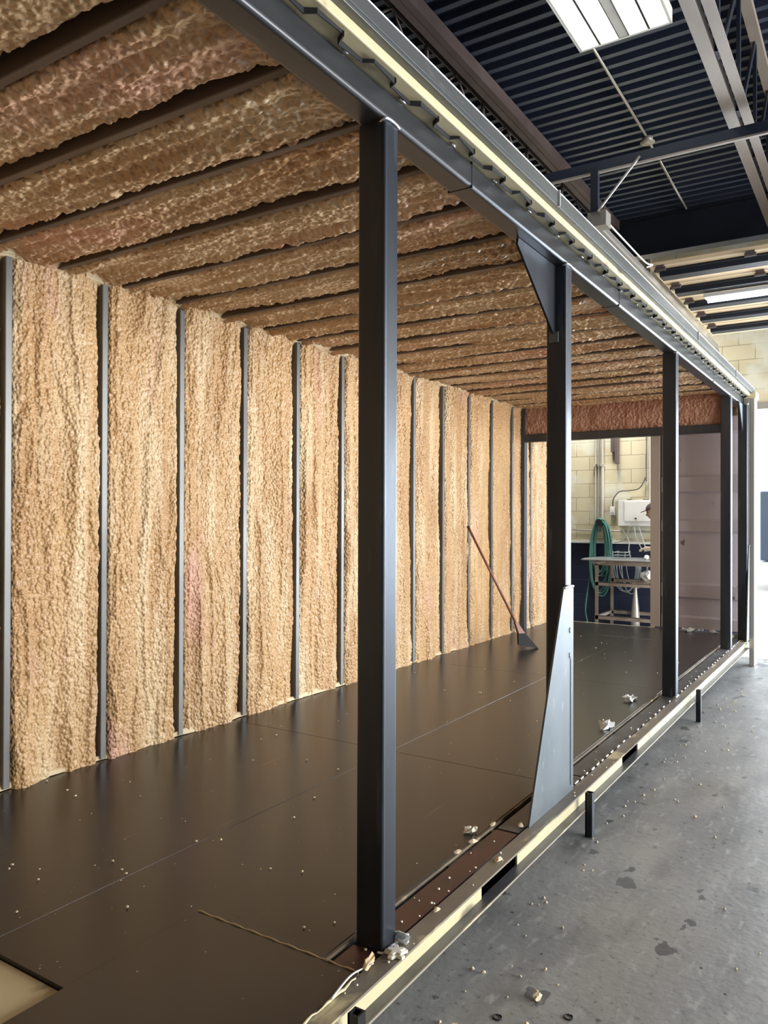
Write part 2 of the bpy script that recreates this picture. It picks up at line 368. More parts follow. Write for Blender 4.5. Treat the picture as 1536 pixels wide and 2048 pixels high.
# door hanger cross member with hangers and brace
t = thing('hanger_frame', (5.775, 1.5, 4.08), 'navy cross bar with vertical hanger holding the raised door track', 'door hanger')
b = MB(); b.box(5.72, 5.78, -3.9, 2.2, 4.10, 4.17); b.build('cross_bar', M['deck_dark'], t)
b = MB(); b.box(5.72, 5.75, -3.9, 2.2, 4.085, 4.098); b.build('flange', M['joist_grey'], t)
b = MB(); b.box(5.70, 5.735, 1.775, 1.83, 3.80, 4.12); b.box(5.735, 5.742, 1.775, 1.79, 3.80, 4.12); b.build('hanger', M['navy'], t)
b = MB(); b.tube([(5.70, 1.47, 4.125), (5.70, 1.775, 3.79)], .009, 6); b.build('brace', M['galv'], t)

# raised sectional door
t = thing('door_1', (8.5, -1, 3.75), 'sectional overhead door raised flat below the roof, peach panels with dark struts', 'overhead door'); t['kind'] = 'structure'
sx = [7.15+.62*i for i in range(6)]
for i in range(5):
    b = MB(); b.box(sx[i], sx[i+1]-.012, -3.7, 1.76, 3.76, 3.80); b.build('section', M['peach'], t, bevel=.004)
    b = MB(); x = sx[i]+.12
    b.prism([(x, 3.76), (x+.02, 3.70), (x+.16, 3.70), (x+.18, 3.76)], 1, -3.65, 1.70); b.build('strut', M['navy'], t)
    b = MB(); b.tube([(sx[i]+.02, -3.65, 3.725), (sx[i]+.02, 1.72, 3.725)], .012, 8); b.build('rod', M['steel_black'], t)
    for y in (1.66, .93, -.4, -2):
        b = MB(); b.box(sx[i]-.04, sx[i]+.07, y-.035, y+.035, 3.735, 3.758); b.cyl((sx[i]-.01, y-.045, 3.728), (sx[i]-.01, y+.045, 3.728), .016, 10)
        b.build('hinge', M['joist_brown'], t)
b = MB(); b.box(5.78, 10.9, 1.80, 1.805, 3.71, 3.77); b.box(5.78, 10.9, 1.805, 1.84, 3.765, 3.77); b.box(5.78, 10.9, 1.805, 1.84, 3.71, 3.715)
b.build('track', M['galv'], t)
b = MB(); b.tube(smoothpath([(10.9, 1.82, 3.74), (11.02, 1.82, 3.68), (11.08, 1.82, 3.5), (11.08, 1.82, 2.9)], 6), .018, 6); b.build('track_curve', M['galv'], t)
b = MB(); b.box(5.72, 5.84, 1.72, 1.86, 3.69, 3.80); b.build('end_bracket', M['galv'], t)
b = MB(); b.tube(smoothpath([(5.82, 1.74, 3.74), (6.3, 1.735, 3.735), (6.9, 1.73, 3.735), (7.02, 1.70, 3.74), (7.0, 1.745, 3.72)], 6), .007, 6); b.build('pull_rope', M['white'], t)
# fluorescent strip lamp slung below the door
t = thing('strip_light', (8.0, -.6, 3.64), 'single fluorescent strip light slung below the raised peach door', 'ceiling light')
b = MB(); b.box(8.02, 8.14, .30, 1.46, 3.655, 3.69); b.build('housing', M['white'], t, bevel=.004)
b = MB(); b.cyl((8.08, .33, 3.63), (8.08, 1.43, 3.63), .02, 12); b.build('tube', M['tube'], t, smooth=True)

# ceiling troffer
LX0, LX1, LY0, LY1, LZ = 4.24, 5.49, 1.20, 1.84, 4.88
t = thing('ceiling_light', ((LX0+LX1)/2, (LY0+LY1)/2, LZ), 'large white fluorescent fixture with four bright tubes hanging under the dark deck', 'ceiling light')
b = MB(); b.box(LX0, LX1, LY0, LY1, LZ+.085, LZ+.10)
b.box(LX0, LX0+.02, LY0, LY1, LZ, LZ+.085); b.box(LX1-.02, LX1, LY0, LY1, LZ, LZ+.085); b.box(LX0, LX1, LY0, LY0+.015, LZ, LZ+.085); b.box(LX0, LX1, LY1-.015, LY1, LZ, LZ+.085)
b.build('housing', M['white'], t)
for y in (1.28, 1.42, 1.62, 1.76):
    r = MB(); r.prism([(y-.06, LZ+.008), (y-.03, LZ+.07), (y+.03, LZ+.07), (y+.06, LZ+.008), (y+.06, LZ+.0), (y+.064, LZ), (y+.064, LZ+.082), (y-.064, LZ+.082), (y-.064, LZ)], 0, LX0+.02, LX1-.02)
    r.build('reflector', M['lens'], t)
    b = MB(); b.cyl((LX0+.03, y, LZ+.03), (LX1-.03, y, LZ+.03), .019, 12); b.build('tube', M['tube'], t, smooth=True)
b = MB(); b.box(LX0+.02, LX1-.02, 1.49, 1.55, LZ+.004, LZ+.012); b.build('centre_strip', M['panel'], t)
for x in (LX0+.1, LX1-.1):
    b = MB(); b.tube([(x, 1.52, LZ+.1), (x, 1.52, 5.2)], .006, 6); b.build('hanger', M['galv'], t)
# added copy of the fixture, out of view, to brighten the far wall
t2 = copy_tree(t); t2.location = (10.35, 3.3, 4.45); t2['label'] = 'unseen fluorescent fixture added over the work table to light the far block wall'
ld = lamp('far_wall_fill', 'AREA', (10.35, 3.3, 4.44), (0, 0, -1), 150, (1, .96, .88), 1.15, .55)  # added fill lamp under the unseen fixture
# conduit with ceiling plates
t = thing('ceiling_conduit', (7.9, 1.92, 5.17), 'thin pale conduit run with round cover plates under the dark deck', 'conduit')
for a, c in (((5.49, 1.90), (7.62, 1.91)), ((7.80, 1.92), (8.05, 1.92)), ((8.25, 1.925), (10.6, 1.98))):
    b = MB(); b.cyl((a[0], a[1], 5.185), (c[0], c[1], 5.185), .012, 8); b.build('pipe', M['conduit'], t, smooth=True)
for x, y in ((7.71, 1.915), (10.68, 1.985)):
    b = MB(); b.cyl((x, y, 5.155), (x, y, 5.20), .05, 20); b.cyl((x, y, 5.148), (x, y, 5.156), .068, 24); b.build('cover_plate', M['conduit'], t, smooth=True)
# sprinkler / lamp fitting near top edge
t = thing('bulb_fitting', (4.85, 2.35, 5.1), 'small round lamp fitting at the top edge of the photo', 'lamp fitting')
b = MB()
prof = [(.0, 4.985), (.022, 4.99), (.04, 5.01), (.045, 5.035), (.035, 5.06), (.028, 5.09), (.028, 5.2)]
vs = [(4.62+r*math.cos(k*PI/8), 2.235+r*math.sin(k*PI/8), z) for r, z in prof for k in range(16)]
b.add(vs, [(i*16+k, i*16+(k+1) % 16, (i+1)*16+(k+1) % 16, (i+1)*16+k) for i in range(len(prof)-1) for k in range(16)])
b.build('bulb_holder', M['conduit'], t, smooth=True)

# ================================================================== CONTAINER
FZ = .22; XN, XE = -2.4, 9.45   # near end, door end
CT = thing('shipping_container', (3.5, 2.4, .05), 'long shipping container with one side cut away, walls and ceiling covered in tan spray foam', 'shipping container')
YW = 3.58
# corrugated back side and roof skin
def corrugated(name, axis, m):
    b = MB(); vs = []; x = XN; up = True; pr = []
    while x < XE:
        pr += [(x, 0), (x+.07, 0), (x+.105, .036), (x+.175, .036)]; x += .21
    pr.append((XE, 0))
    for x, d in pr:
        if axis == 'wall': vs += [(x, YW+.02+d, .1), (x, YW+.02+d, 2.86)]
        else: vs += [(x, 1.2, 2.865+d*.6), (x, 3.62, 2.865+d*.6)]
    b.add(vs, [(2*i, 2*i+2, 2*i+3, 2*i+1) for i in range(len(pr)-1)])
    return b.build(name, m, CT)
corrugated('side_wall', 'wall', M['cream_worn']); corrugated('roof_sheet', 'roof', M['cream_worn'])

studs = [2.15-.5447*k for k in range(8, 0, -1)]+[2.15+.5447*k for k in range(14)]
studs = [s for s in studs if s > XN]
rng = random.Random(3)
ends = [XN]+studs+[XE]
for i in range(len(ends)-1):
    x0, x1 = ends[i], ends[i+1]
    if x1-x0 < .05: continue
    gapR = .010+.012*rng.random()
    a0 = x0+.019; a1 = x1-.018
    res = .0065 if 1.2 < x0 < 4.5 else (.009 if 1 < x0 < 7 else .016)
    na = max(8, int((a1-a0)/res)); nb = int(2.62/res)
    X, Z = np.meshgrid(np.linspace(a0, a1, na), np.linspace(.19, 2.81, nb), indexing='ij')
    s = 100+i*7
    wob = (fbm(X*2, Z*1.2, s+3)-.5)*.14
    h = .078+.062*(fbm((X+wob)*7, Z*.6, s, 2)-.5)+.020*(fbm((X+wob*1.6)*20, Z*1.3, s+1, 2)-.5)
    ridge = 1-np.abs(2*fbm((X+wob)*11, Z*1.1, s+8, 2)-1)
    h += .013*np.clip(ridge-.80, 0, 1)/.2
    h += .006*(fbm(X*30, Z*26, s+2, 2)-.5)+.011*(.6-worley(X*44, Z*40, s+5))*(.4+fbm(X*4, Z*2, s+13))
    d1 = (a1-X); g = gapR*(.25+1.5*fbm(Z*2.2, Z*0+1, s+4, 3))+.012*(fbm(Z*30, Z*0, s+9, 2)-.5)
    h *= 1/(1+np.exp(-(d1-g)/.0035)) if x1 < XE-.01 else 1
    d0 = X-a0; h *= .35+.65*np.clip(d0/.02, 0, 1)
    h += .012*np.exp(-((d0-.04-.02*fbm(Z*3, Z*0, s+6))/.012)**2)*(fbm(Z*5, Z*0+3, s+7)>.42)
    # top cove and bottom skirt
    top = np.clip((Z-2.66-.06*fbm(X*8, X*0, s+11))/.12, 0, 1); h += .055*top*top
    bot = np.clip((.30-Z)/.09, 0, 1); h += .016*bot*(fbm(X*14, Z*20, s+12)-.1)
    Y = YW-np.clip(h, 0, .2)
    grid_obj('foam_panel', np.stack([X, Y, Z], -1)[:, ::-1], M['foam_wall'], CT)
for s in studs:
    zt = 2.775 if s > 1.5 else 2.77
    b = MB(); b.rtube(s-.0175, s+.0175, 3.492, YW+.01, FZ+.01, zt, 2, .004, 2)
    b.build('wall_stud', M['stud'], CT)
# grey foam skirting bead along the floor
X, A = np.meshgrid(np.arange(XN, XE, .012), np.linspace(0, 1, 9), indexing='ij')
n1 = fbm(X*9, A*2, 5, 4); rr = .010+.022*n1
grid_obj('foam_skirt', np.stack([X, 3.525-rr*np.sin(A*PI/2)-.004, FZ+.004+rr*1.2*np.cos(A*PI/2)], -1)[:, ::-1], M['foam_cut'], CT)
# cove bead at the wall head
X, A = np.meshgrid(np.arange(XN, XE, .009), np.linspace(0, 1, 26), indexing='ij')
n1 = fbm(X*7, A*3, 15, 4); bump_ = .012*(fbm(X*45, A*9, 16, 3)-.5)
yy = 3.545-.095*A-.02*np.sin(A*PI)*n1-bump_; zz = 2.742+.055*A**.8-.018*np.sin(A*PI)*n1*1.5+.02*(n1-.5)+bump_
grid_obj('foam_cove', np.stack([X, yy, zz], -1)[:, ::-1], M['foam_cut'], CT)

# ceiling ribs and foam
ribs = [1.28, 1.665, 2.03, 2.415, 2.80]; 
while ribs[-1]+.378 < 9.35: ribs.append(ribs[-1]+.378)
rr_ = [ribs[0]-.378*k for k in range(9, 0, -1)]; ribs = [r for r in rr_ if r > XN]+ribs
for r in ribs:
    b = MB(); b.rtube(r-.016, r+.016, 1.34, 3.50, 2.762, 2.87, 1, .004, 2); b.build('roof_rib', M['rib'], CT)
ends = [XN]+ribs+[XE]
for i in range(len(ends)-1):
    x0, x1 = ends[i], ends[i+1]
    if x1-x0 < .06: continue
    a0, a1 = x0+.019, x1-.018
    res = .0065 if .5 < x0 < 3.2 else (.009 if 0 < x0 < 5.5 else .015)
    na = max(8, int((a1-a0)/res)); nb = int(2.2/res)
    X, Y = np.meshgrid(np.linspace(a0, a1, na), np.linspace(1.33, 3.54, nb), indexing='ij')
    s = 400+i*7
    wob = (fbm(X*1.5, Y*1.5, s+3)-.5)*.10
    h = .098+.050*(fbm((X+wob)*10, Y*.9, s, 3)-.5)+.032*(fbm((X+wob)*26, Y*3, s+1, 3)-.5)
    h += .022*(fbm(X*42, Y*28, s+2, 3)-.5)+.010*(.6-worley(X*46, Y*40, s+5))
    prof_ = np.clip((X-a0)/(a1-a0), 0, 1); h += .014*np.exp(-((prof_-.12)/.10)**2)
    g = .022*(-.75+2.5*fbm(Y*1.7, Y*0+2, s+4, 3))+.022*(fbm(Y*26, Y*0, s+9, 3)-.5); d1 = a1-X
    h *= 1/(1+np.exp(-(d1-g)/.004)); h *= .5+.5*np.clip((X-a0)/.015, 0, 1)
    # scraped flat patches
    flat = np.clip((fbm(X*3.2, Y*1.6, s+21, 2)-.70)*14, 0, 1)*(d1 > .05); h = h*(1-flat)+.100*flat
    Z = 2.868-np.clip(h, 0, .135)
    grid_obj('ceiling_foam_panel', np.stack([X, Y, Z], -1), M['foam_ceil'], CT)

# edge beam (square tube) and top rail
b = MB(); b.rtube(XN, 9.3, 1.262, 1.358, 2.73, 2.822, 0, .014, 5); beam = b.build('edge_beam', M['steel_beam'], CT)
for x in (2.56, 4.45, 7.4):
    b = MB(); b.box(x, x+.004, 1.2605, 1.3595, 2.7285, 2.8235); b.build('butt_joint', M['steel_black'], beam)
# cut-off remnant of the corrugated side, cream rail, steel cap strip
b = MB(); x = XN; pr = []
while x < 9.3: pr += [(x, 1.214), (x+.11, 1.214), (x+.13, 1.242), (x+.245, 1.242)]; x += .265
vs = []
for k, (x, y) in enumerate(pr):
    j = .006*math.sin(k*2.3)
    vs += [(x, y, 2.812+j), (x, y, 2.90), (x, y+.003, 2.812+j), (x, y+.003, 2.90)]
b.add(vs, [(4*i+a, 4*i+4+a, 4*i+5+a, 4*i+1+a) if a == 0 else (4*i+3, 4*i+7, 4*i+6, 4*i+2) for i in range(len(pr)-1) for a in (0, 2)]+[(4*i, 4*i+2, 4*i+6, 4*i+4) for i in range(len(pr)-1)])
b.build('wall_remnant', M['steel_black'], CT)
for k in range(43):
    x = XN+.265*k+.11
    if x > 9.2: break
    b = MB(); b.add([(x, 1.212, 2.809), (x+.020, 1.244, 2.809), (x+.020, 1.244, 2.86), (x, 1.212, 2.86), (x+.003, 1.2105, 2.809), (x+.024, 1.243, 2.809), (x+.024, 1.243, 2.86), (x+.003, 1.2105, 2.86)],
          [(0, 1, 2, 3), (7, 6, 5, 4), (0, 4, 5, 1)]); b.build('cut_web', M['cream_worn'], CT)
b = MB(); b.box(XN, 9.3, 1.196, 1.30, 2.826, 2.95); rail = b.build('top_rail', M['cream'], CT, bevel=.004)
tag(rail, 'cream painted top rail')
b = MB(); b.box(XN, 9.3, 1.168, 1.195, 2.856, 2.925); cap = b.build('cap_strip', M['steel_cap'], CT, bevel=.002)
b = MB(); b.tube([(XN, 1.170, 2.922), (9.3, 1.170, 2.922)], .0035, 6); b.build('bead_line', M['weld'], cap)
b = MB(); b.box(XN, 9.3, 1.1655, 1.168, 2.868, 2.872); b.build('seam', M['steel_plate'], cap)
for x in (3.2, 6.2, 8.0):
    b = MB(); b.box(x, x+.012, 1.160, 1.17, 2.855, 2.925); b.build('splice', M['weld'], cap)
# weld stitches along the beam
k = 0; x = 1.15
while x < 9.1:
    b = MB(); l = .022+.014*rng.random()
    b.tube([(x, 1.2595, 2.8215), (x+l/2, 1.2575, 2.8225), (x+l, 1.2595, 2.8215)], [.0035, .006, .0035], 6); b.build('weld_bead', M['weld'], beam, smooth=True); x += .30 if x < 2 else .345

# uprights
def fan_weld(b, x0, x1, y, z):
    b.tube(smoothpath([(x0+.004, y+.02, z-.005), (x0, y-.002, z), ((x0+x1)/2, y-.004, z+.003), (x1, y-.002, z)], 4), .005, 6)
posts = [(1.975, 1.263, 1.363), (3.577, 1.263, 1.363), (5.925, 1.263, 1.363), (8.37, 1.263, 1.363), (9.05, 1.205, 1.30)]
for i, (x, y0, y1) in enumerate(posts):
    b = MB(); b.rtube(x, x+.078, y0, y1, .212, 2.731, 2, .010, 4); p_ = b.build('side_post', M['steel_post'], CT)
    for zz_ in (2.730, .216):
        b = MB(); fan_weld(b, x, x+.078, y0, zz_); b.build('weld_bead', M['weld'], p_, smooth=True)
# gusset under the beam at the second post
b = MB(); b.prism([(3.578, 2.40), (3.578, 2.728), (3.13, 2.728), (3.12, 2.70), (3.555, 2.40)], 1, 1.318, 1.328); b.build('gusset_plate', M['steel_post'], CT)
b = MB(); b.box(3.565, 3.577, 1.30, 1.345, 2.36, 2.41); b.build('gusset_tab', M['steel_plate'], CT)
b = MB(); b.prism([(9.05, 2.45), (9.05, 2.728), (8.80, 2.728)], 1, 1.25, 1.26); b.build('gusset_plate', M['steel_plate'], CT)
# tapered brace plates on post faces
def brace(pts, y, x0):
    b = MB(); b.prism(pts, 1, y-.010, y); o = b.build('brace_plate', M['steel_plate'], CT, bevel=.0015); tag(o, 'tapered light grey steel brace plate'); return o
bp_ = brace([(3.10, .215), (3.655, .215), (3.655, 1.19), (3.52, 1.19)], 1.262, 0)
for zz_ in (1.0, .88):
    b = MB(); b.tube([(3.60, 1.2515, zz_), (3.60, 1.250, zz_-.012), (3.60, 1.2515, zz_-.026)], .004, 6); b.build('weld_bead', M['weld'], bp_, smooth=True)
b = MB(); b.tube([(3.53, 1.253, 1.193), (3.59, 1.250, 1.197), (3.65, 1.253, 1.193)], .007, 6); b.build('weld_bead', M['weld'], bp_, smooth=True)
b = MB(); b.tube([(3.612, 1.2513, z) for z in (.25, .5, .85)], .0022, 4); b.build('scribe_line', M['steel_post'], bp_)
bp_ = brace([(8.93, .215), (9.13, .215), (9.13, 1.22), (9.09, 1.22)], 1.203, 0)
b = MB(); b.tube([(9.09, 1.192, 1.222), (9.13, 1.192, 1.222)], .006, 6); b.build('weld_bead', M['weld'], bp_)
# corner post at the door end
b = MB(); b.rtube(9.16, 9.36, 1.150, 1.20, -.07, 2.84, 2, .006, 2); b.rtube(9.16, 9.36, 1.20, 1.26, FZ+.01, 2.84, 2, .006, 2)
cp = b.build('corner_post', M['galv'], CT)
b = MB(); b.box(9.155, 9.365, 1.133, 1.265, 2.80, 2.875); b.build('corner_casting', M['cream'], cp, bevel=.01)

# bottom rail: flange, web with fork pockets, lower flange
b = MB(); b.box(XN, 9.16, 1.200, 1.262, .207, .215); o = b.build('rail_flange', M['cream_worn'], CT); tag(o, 'worn cream top flange of the bottom rail')
pk = [(.78, 1.11), (2.612, 2.944), (4.452, 4.784)]
segs = []; x = XN
for a, c in pk: segs.append((x, a)); x = c
segs.append((x, 9.16))
for a, c in segs:
    b = MB(); b.box(a, c, 1.240, 1.246, .122, .207); b.build('rail_web', M['cream'], CT)
for a, c in pk:
    b = MB(); b.box(a, c, 1.44, 1.446, .10, .207); b.box(a, c, 1.246, 1.44, .118, .122); b.box(c-.004, c, 1.246, 1.44, .118, .207); b.box(a, a+.004, 1.246, 1.44, .118, .207)
    b.build('fork_pocket', M['steel_black'], CT)
b = MB(); b.box(XN, 9.16, 1.200, 1.30, .116, .122); o = b.build('rail_flange', M['grey_plate'], CT); tag(o, 'dark grey lower flange of the bottom rail')
b = MB(); b.tube([(XN, 1.2, .119), (9.16, 1.2, .119)], .0045, 6); b.build('rail_lip', M['cream_worn'], CT)
for x in (1.72, 3.69, 6.33):
    xx = x
    b = MB(); b.box(x-.018, x+.018, 1.165, 1.171, gz(x)+.003, .204); b.box(x-.018, x-.012, 1.171, 1.199, gz(x)+.003, .204); b.box(x+.012, x+.018, 1.171, 1.199, gz(x)+.003, .204); b.box(x-.018, x+.018, 1.193, 1.199, gz(x)+.003, .204)
    b.build('support_leg', M['steel_black'], CT)
# hidden cross-members carry the floor
for k in range(30):
    x = XN+.3+.39*k
    if x < 9.3 and (x < 1.5 or k % 3 == 0):
        b = MB(); b.box(x, x+.04, 1.46, 3.57, .10, .19); b.build('cross_member', M['steel_black'], CT)
# strip plates between plywood and rail
for a, c, m in ((1.845, 1.972, 'brown_plate'), (2.058, 3.02, 'brown_plate'), (3.035, 3.86, 'grey_plate'), (3.875, 5.92, 'grey_plate'), (6.01, 8.36, 'grey_plate'), (8.46, 9.15, 'grey_plate')):
    b = MB(); b.box(a, c, 1.272, 1.368, .204, .212); o = b.build('edge_plate', M[m], CT, bevel=.001)
    tag(o, 'red-brown primed steel edge plate' if m == 'brown_plate' else 'grey steel edge plate')
b = MB(); b.box(XN, 9.15, 1.262, 1.40, .186, .196); b.build('sub_rail', M['steel_black'], CT)
# plywood floor sheets
joints = [1.842, 3.68, 6.10, 8.52, 9.43]
sheets = []
x = 1.842
for a, c in zip(joints[:-1], joints[1:]):
    if a > 2: sheets += [(a+.0015, c-.0015, 1.396, 2.302), (a+.0015, c-.0015, 2.305, 3.56)]
b = MB(); b.prism([(1.345, 1.906), (1.8425, 1.906), (1.8425, 1.396), (3.6785, 1.396), (3.6785, 2.302), (1.345, 2.302)], 2, .200, FZ); b.build('floor_sheet', M['plywood'], CT, bevel=.0012)
sheets += [(1.345, 3.6785, 2.305, 3.56), (-2.35, 1.8405, 1.256, 1.9035), (-2.35, .3, 1.905, 3.56)]
for a, c, y0, y1 in sheets:
    b = MB(); b.box(a, c, y0, y1, .200, FZ+(.003 if y0 < 1.3 else 0)); b.build('floor_sheet', M['plywood'], CT, bevel=.0012)
b = MB(); b.box(.30, 1.343, 1.903, 2.36, .195, .206); b.box(.30, 1.343, 2.366, 3.56, .195, .206); o = b.build('bare_floor_plate', M['cream'], CT, bevel=.002)
tag(o, 'cream painted bare floor where a sheet is missing')
b = MB(); b.box(1.842, 9.4, 1.384, 1.394, .19, .2185); b.build('edge_lath', M['lath'], CT)
# raised splintered edges of near sheet
b = MB(); P = [(1.842, 1.90-.02*i, .2245+.002*math.sin(i*1.7)) for i in range(33)]
b.tube(P, .0022, 5); b.build('splinter_edge', M['wood'], CT)
b = MB(); P = [(1.30+.02*i, 1.253+.002*math.sin(i*1.3), .222+.002*math.sin(i*2.1)) for i in range(27)]
b.tube(P, [.002+.003*abs(math.sin(i*.37)) for i in range(27)], 6); b.build('torn_flashing', M['cream'], CT, smooth=True)
b = MB(); b.tube(smoothpath([(1.70, 1.252, .224), (1.80, 1.262, .232), (1.86, 1.255, .229), (1.89, 1.240, .233)], 5), [.0035-.0001*i for i in range(16)], 6); b.build('torn_flashing', M['plastic'], CT, smooth=True)
# weld stitches along the rail flange
x = 3.13
while x < 9.0:
    l = (.045 if x < 3.75 else .026)+.022*rng.random(); yy_ = 1.266+.003*rng.random()
    b = MB(); b.tube([(x, yy_, .215), (x+.004, yy_, .2185), (x+l-.004, yy_, .2185), (x+l, yy_, .215)], [.003, .0055, .005, .003], 6); b.build('weld_bead', M['weld'], CT, smooth=True)
    x += (.085 if x < 4.2 else rng.choice((.09, .12, .19)))
# door-end inner frame
b = MB(); b.rtube(8.39, 8.47, 3.455, 3.57, FZ+.005, 2.80, 2, .006, 2); b.build('frame_post', M['steel_post'], CT)
b = MB(); b.rtube(8.39, 8.47, 1.363, 3.455, 2.375, 2.462, 1, .006, 2); b.build('frame_header', M['steel_post'], CT)
Y, Z = np.meshgrid(np.linspace(1.30, 3.46, 260), np.linspace(2.45, 2.83, 50), indexing='ij')
h = .03*(fbm(Y*7, Z*6, 77, 4)-.5)+.012*(fbm(Y*40, Z*25, 78, 3)-.5)+.02*(1-np.abs((Z-2.63)/.18)**3)
grid_obj('header_foam', np.stack([8.43-h, Y, Z], -1), M['foam_pink'], CT)
# door end: sill, frame and the closed right-hand leaf
b = MB(); b.box(9.43, 9.47, 1.26, 3.57, .12, FZ+.002); b.build('door_sill', M['cream_worn'], CT)
b = MB(); b.box(9.40, 9.50, 1.26, 3.60, 2.66, 2.86); b.build('door_header', M['cream_worn'], CT)
DL = thing('door_leaf', (0, 0, 0), '', ''); 
for k in ('label', 'category'):
    if k in DL: del DL[k]
DL.parent = CT; DL.location = -CT.location
b = MB(); prof = []
z = .24
bands = [(.24, .40), (.62, .74), (1.38, 1.50), (1.84, 2.0), ]
b = MB()
pr = [(9.475, .24)]
for z0, z1 in ((.36, .60), (.74, 1.36), (1.48, 1.82), (1.985, 2.50)): pr += [(9.475, z0), (9.512, z0+.025), (9.512, z1-.025), (9.475, z1)]
pr += [(9.475, 2.66), (9.53, 2.66), (9.53, .24)]
b.prism(pr, 1, 1.27, 2.19)
b.build('leaf_panel', M['grey_door'], DL)
b = MB(); b.rtube(9.46, 9.53, 2.20, 2.31, .235, 2.66, 2, .005, 2); b.build('leaf_edge', M['gasket'], DL)
b = MB(); b.box(9.47, 9.50, 2.185, 2.20, .235, 2.66); b.build('gasket_strip', M['steel_black'], DL)

# ================================================================== BY THE FAR WALL
# steel work table
t = thing('work_table', (10.6, 2.7, gz(10.6)), 'steel topped work table on a tan angle-iron frame behind the container', 'table')
TZ = .955
b = MB(); b.prism([(10.12, 3.34), (10.15, 3.38), (10.5, 3.44), (10.99, 3.36), (10.99, 2.42), (10.12, 2.42)], 2, TZ-.008, TZ+.004); b.build('table_top', M['table_top'], t)
for x, y in ((10.2, 3.21), (10.93, 3.22), (10.2, 2.49), (10.93, 2.49)):
    b = MB(); g = gz(x)+.002
    b.box(x, x+.006, y-.05, y, g, TZ-.008); b.box(x, x+.05, y-.006, y, g, TZ-.008); b.build('leg', M['table_frame'], t)
for x in (10.2, 10.93):
    for z, hh in ((TZ-.07, .06), (.615, .045), (.17, .05)):
        b = MB(); b.box(x, x+.006, 2.44, 3.2, z, z+hh); b.box(x, x+.04, 2.44, 3.2, z+hh-.006, z+hh); b.build('rail', M['table_frame'], t)
for z in (TZ-.07, .17):
    b = MB(); b.box(10.2, 10.93, 3.195, 3.2, z, z+.05); b.box(10.2, 10.93, 3.16, 3.2, z+.044, z+.05); b.build('rail', M['table_frame'], t)
b = MB(); b.tube([(10.17, 3.25, TZ-.03), (10.17, 3.16, TZ-.035), (10.17, 3.05, TZ-.02)], [.008, .02, .008], 8); b.build('clamp_plate', M['gasket'], t)
# hose
t = thing('garden_hose', (11.12, 3.4, 1.5), 'green hose coiled on a hook against the cream block wall', 'hose')
rg = random.Random(5)
for k in range(9):
    yc = 3.405+rg.uniform(-.02, .02); wv = .10+.012*k+rg.uniform(-.01, .01); bot = rg.uniform(.38, .75); top = 1.50-.006*k
    pts = []
    for q in range(41):
        a = 2*PI*q/40; cy = math.sin(a); cz = math.cos(a)
        z = (top+bot)/2+(top-bot)/2*cz; wz = wv*.78; cy = math.copysign(abs(cy)**(.75 if cz > 0 else .9), cy)
        pts.append((11.08+.008*k*(-1)**k+.02*math.sin(a*2), yc+wz*cy*(1 if abs(cz) < .99 else .9), z))
    b = MB(); b.tube(pts, .0125, 7); b.build('hose_loop', M['green_hose'], t, smooth=True)
b = MB(); b.tube(smoothpath([(11.07, 3.52, .8), (11.05, 3.57, .5), (10.98, 3.585, .2), (10.9, 3.53, .02), (10.7, 3.45, gz(10.7)+.014)], 6), .011, 7); b.build('hose_tail', M['green_hose'], t, smooth=True)
b = MB(); b.cyl((11.0, 3.40, 1.44), (11.199, 3.40, 1.44), .05, 14); b.build('hook', M['steel_black'], t)
# electrical enclosure, switch box, pipes
t = thing('electrical_panel', (11.15, 2.88, 1.58), 'wide pale grey electrical enclosure on the cream block wall', 'electrical panel')
b = MB(); b.box(11.08, 11.198, 2.52, 3.15, 1.395, 1.76); b.build('cabinet', M['panel'], t, bevel=.004)
b = MB(); b.box(11.068, 11.08, 2.55, 3.06, 1.46, 1.74); b.build('door', M['panel'], t, bevel=.003)
b = MB(); b.cyl((11.055, 2.90, 1.50), (11.07, 2.90, 1.50), .012, 10); b.build('knob', M['steel_black'], t)
for y in (3.0, 2.78):
    b = MB(); b.box(11.10, 11.16, y-.03, y+.03, 1.76, 1.772); b.build('bracket', M['steel_black'], t)
t = thing('switch_box', (11.16, 3.26, 1.6), 'small white outlet box left of the electrical enclosure', 'outlet box')
b = MB(); b.box(11.14, 11.198, 3.215, 3.285, 1.545, 1.665); b.build('box', M['white'], t, bevel=.006)
b = MB(); b.cyl((11.13, 3.25, 1.605), (11.141, 3.25, 1.605), .024, 16); b.build('socket', M['panel'], t)
t = tag(MB().tube(smoothpath([(11.16, 3.25, 1.67), (11.15, 3.235, 1.78), (11.15, 3.15, 1.88), (11.15, 3.0, 1.895), (11.15, 2.87, 1.93), (11.15, 2.79, 2.08), (11.15, 2.775, 2.3), (11.15, 2.775, 5.19)], 8), .009, 7).build('power_cord', M['dark_cable'], origin=(11.15, 3, 1.67), smooth=True),
        'dark grey curving cord rising from the white outlet box', 'cord')
for (y, r, z0, m, lab) in ((3.50, .012, 1.15, 'conduit', 'thinnest leftmost wall conduit above the green hose'),
                           (3.455, .014, 1.30, 'galv', 'grey wall conduit running down behind the green hose'),
                           (3.40, .024, 1.30, 'conduit', 'thick cream pipe between the hose conduits and the outlet box'),
                           (2.73, .020, 1.76, 'conduit', 'cream conduit dropping into the top of the electrical enclosure')):
    b = MB(); b.tube([(11.16, y, z0), (11.16, y, 5.19)], r, 8)
    if y > 3: b.box(11.13, 11.198, y-.03, y+.03, 2.25, 2.28)
    tag(b.build('wall_conduit', M[m], origin=(11.16, y, z0), smooth=False), lab, 'conduit')
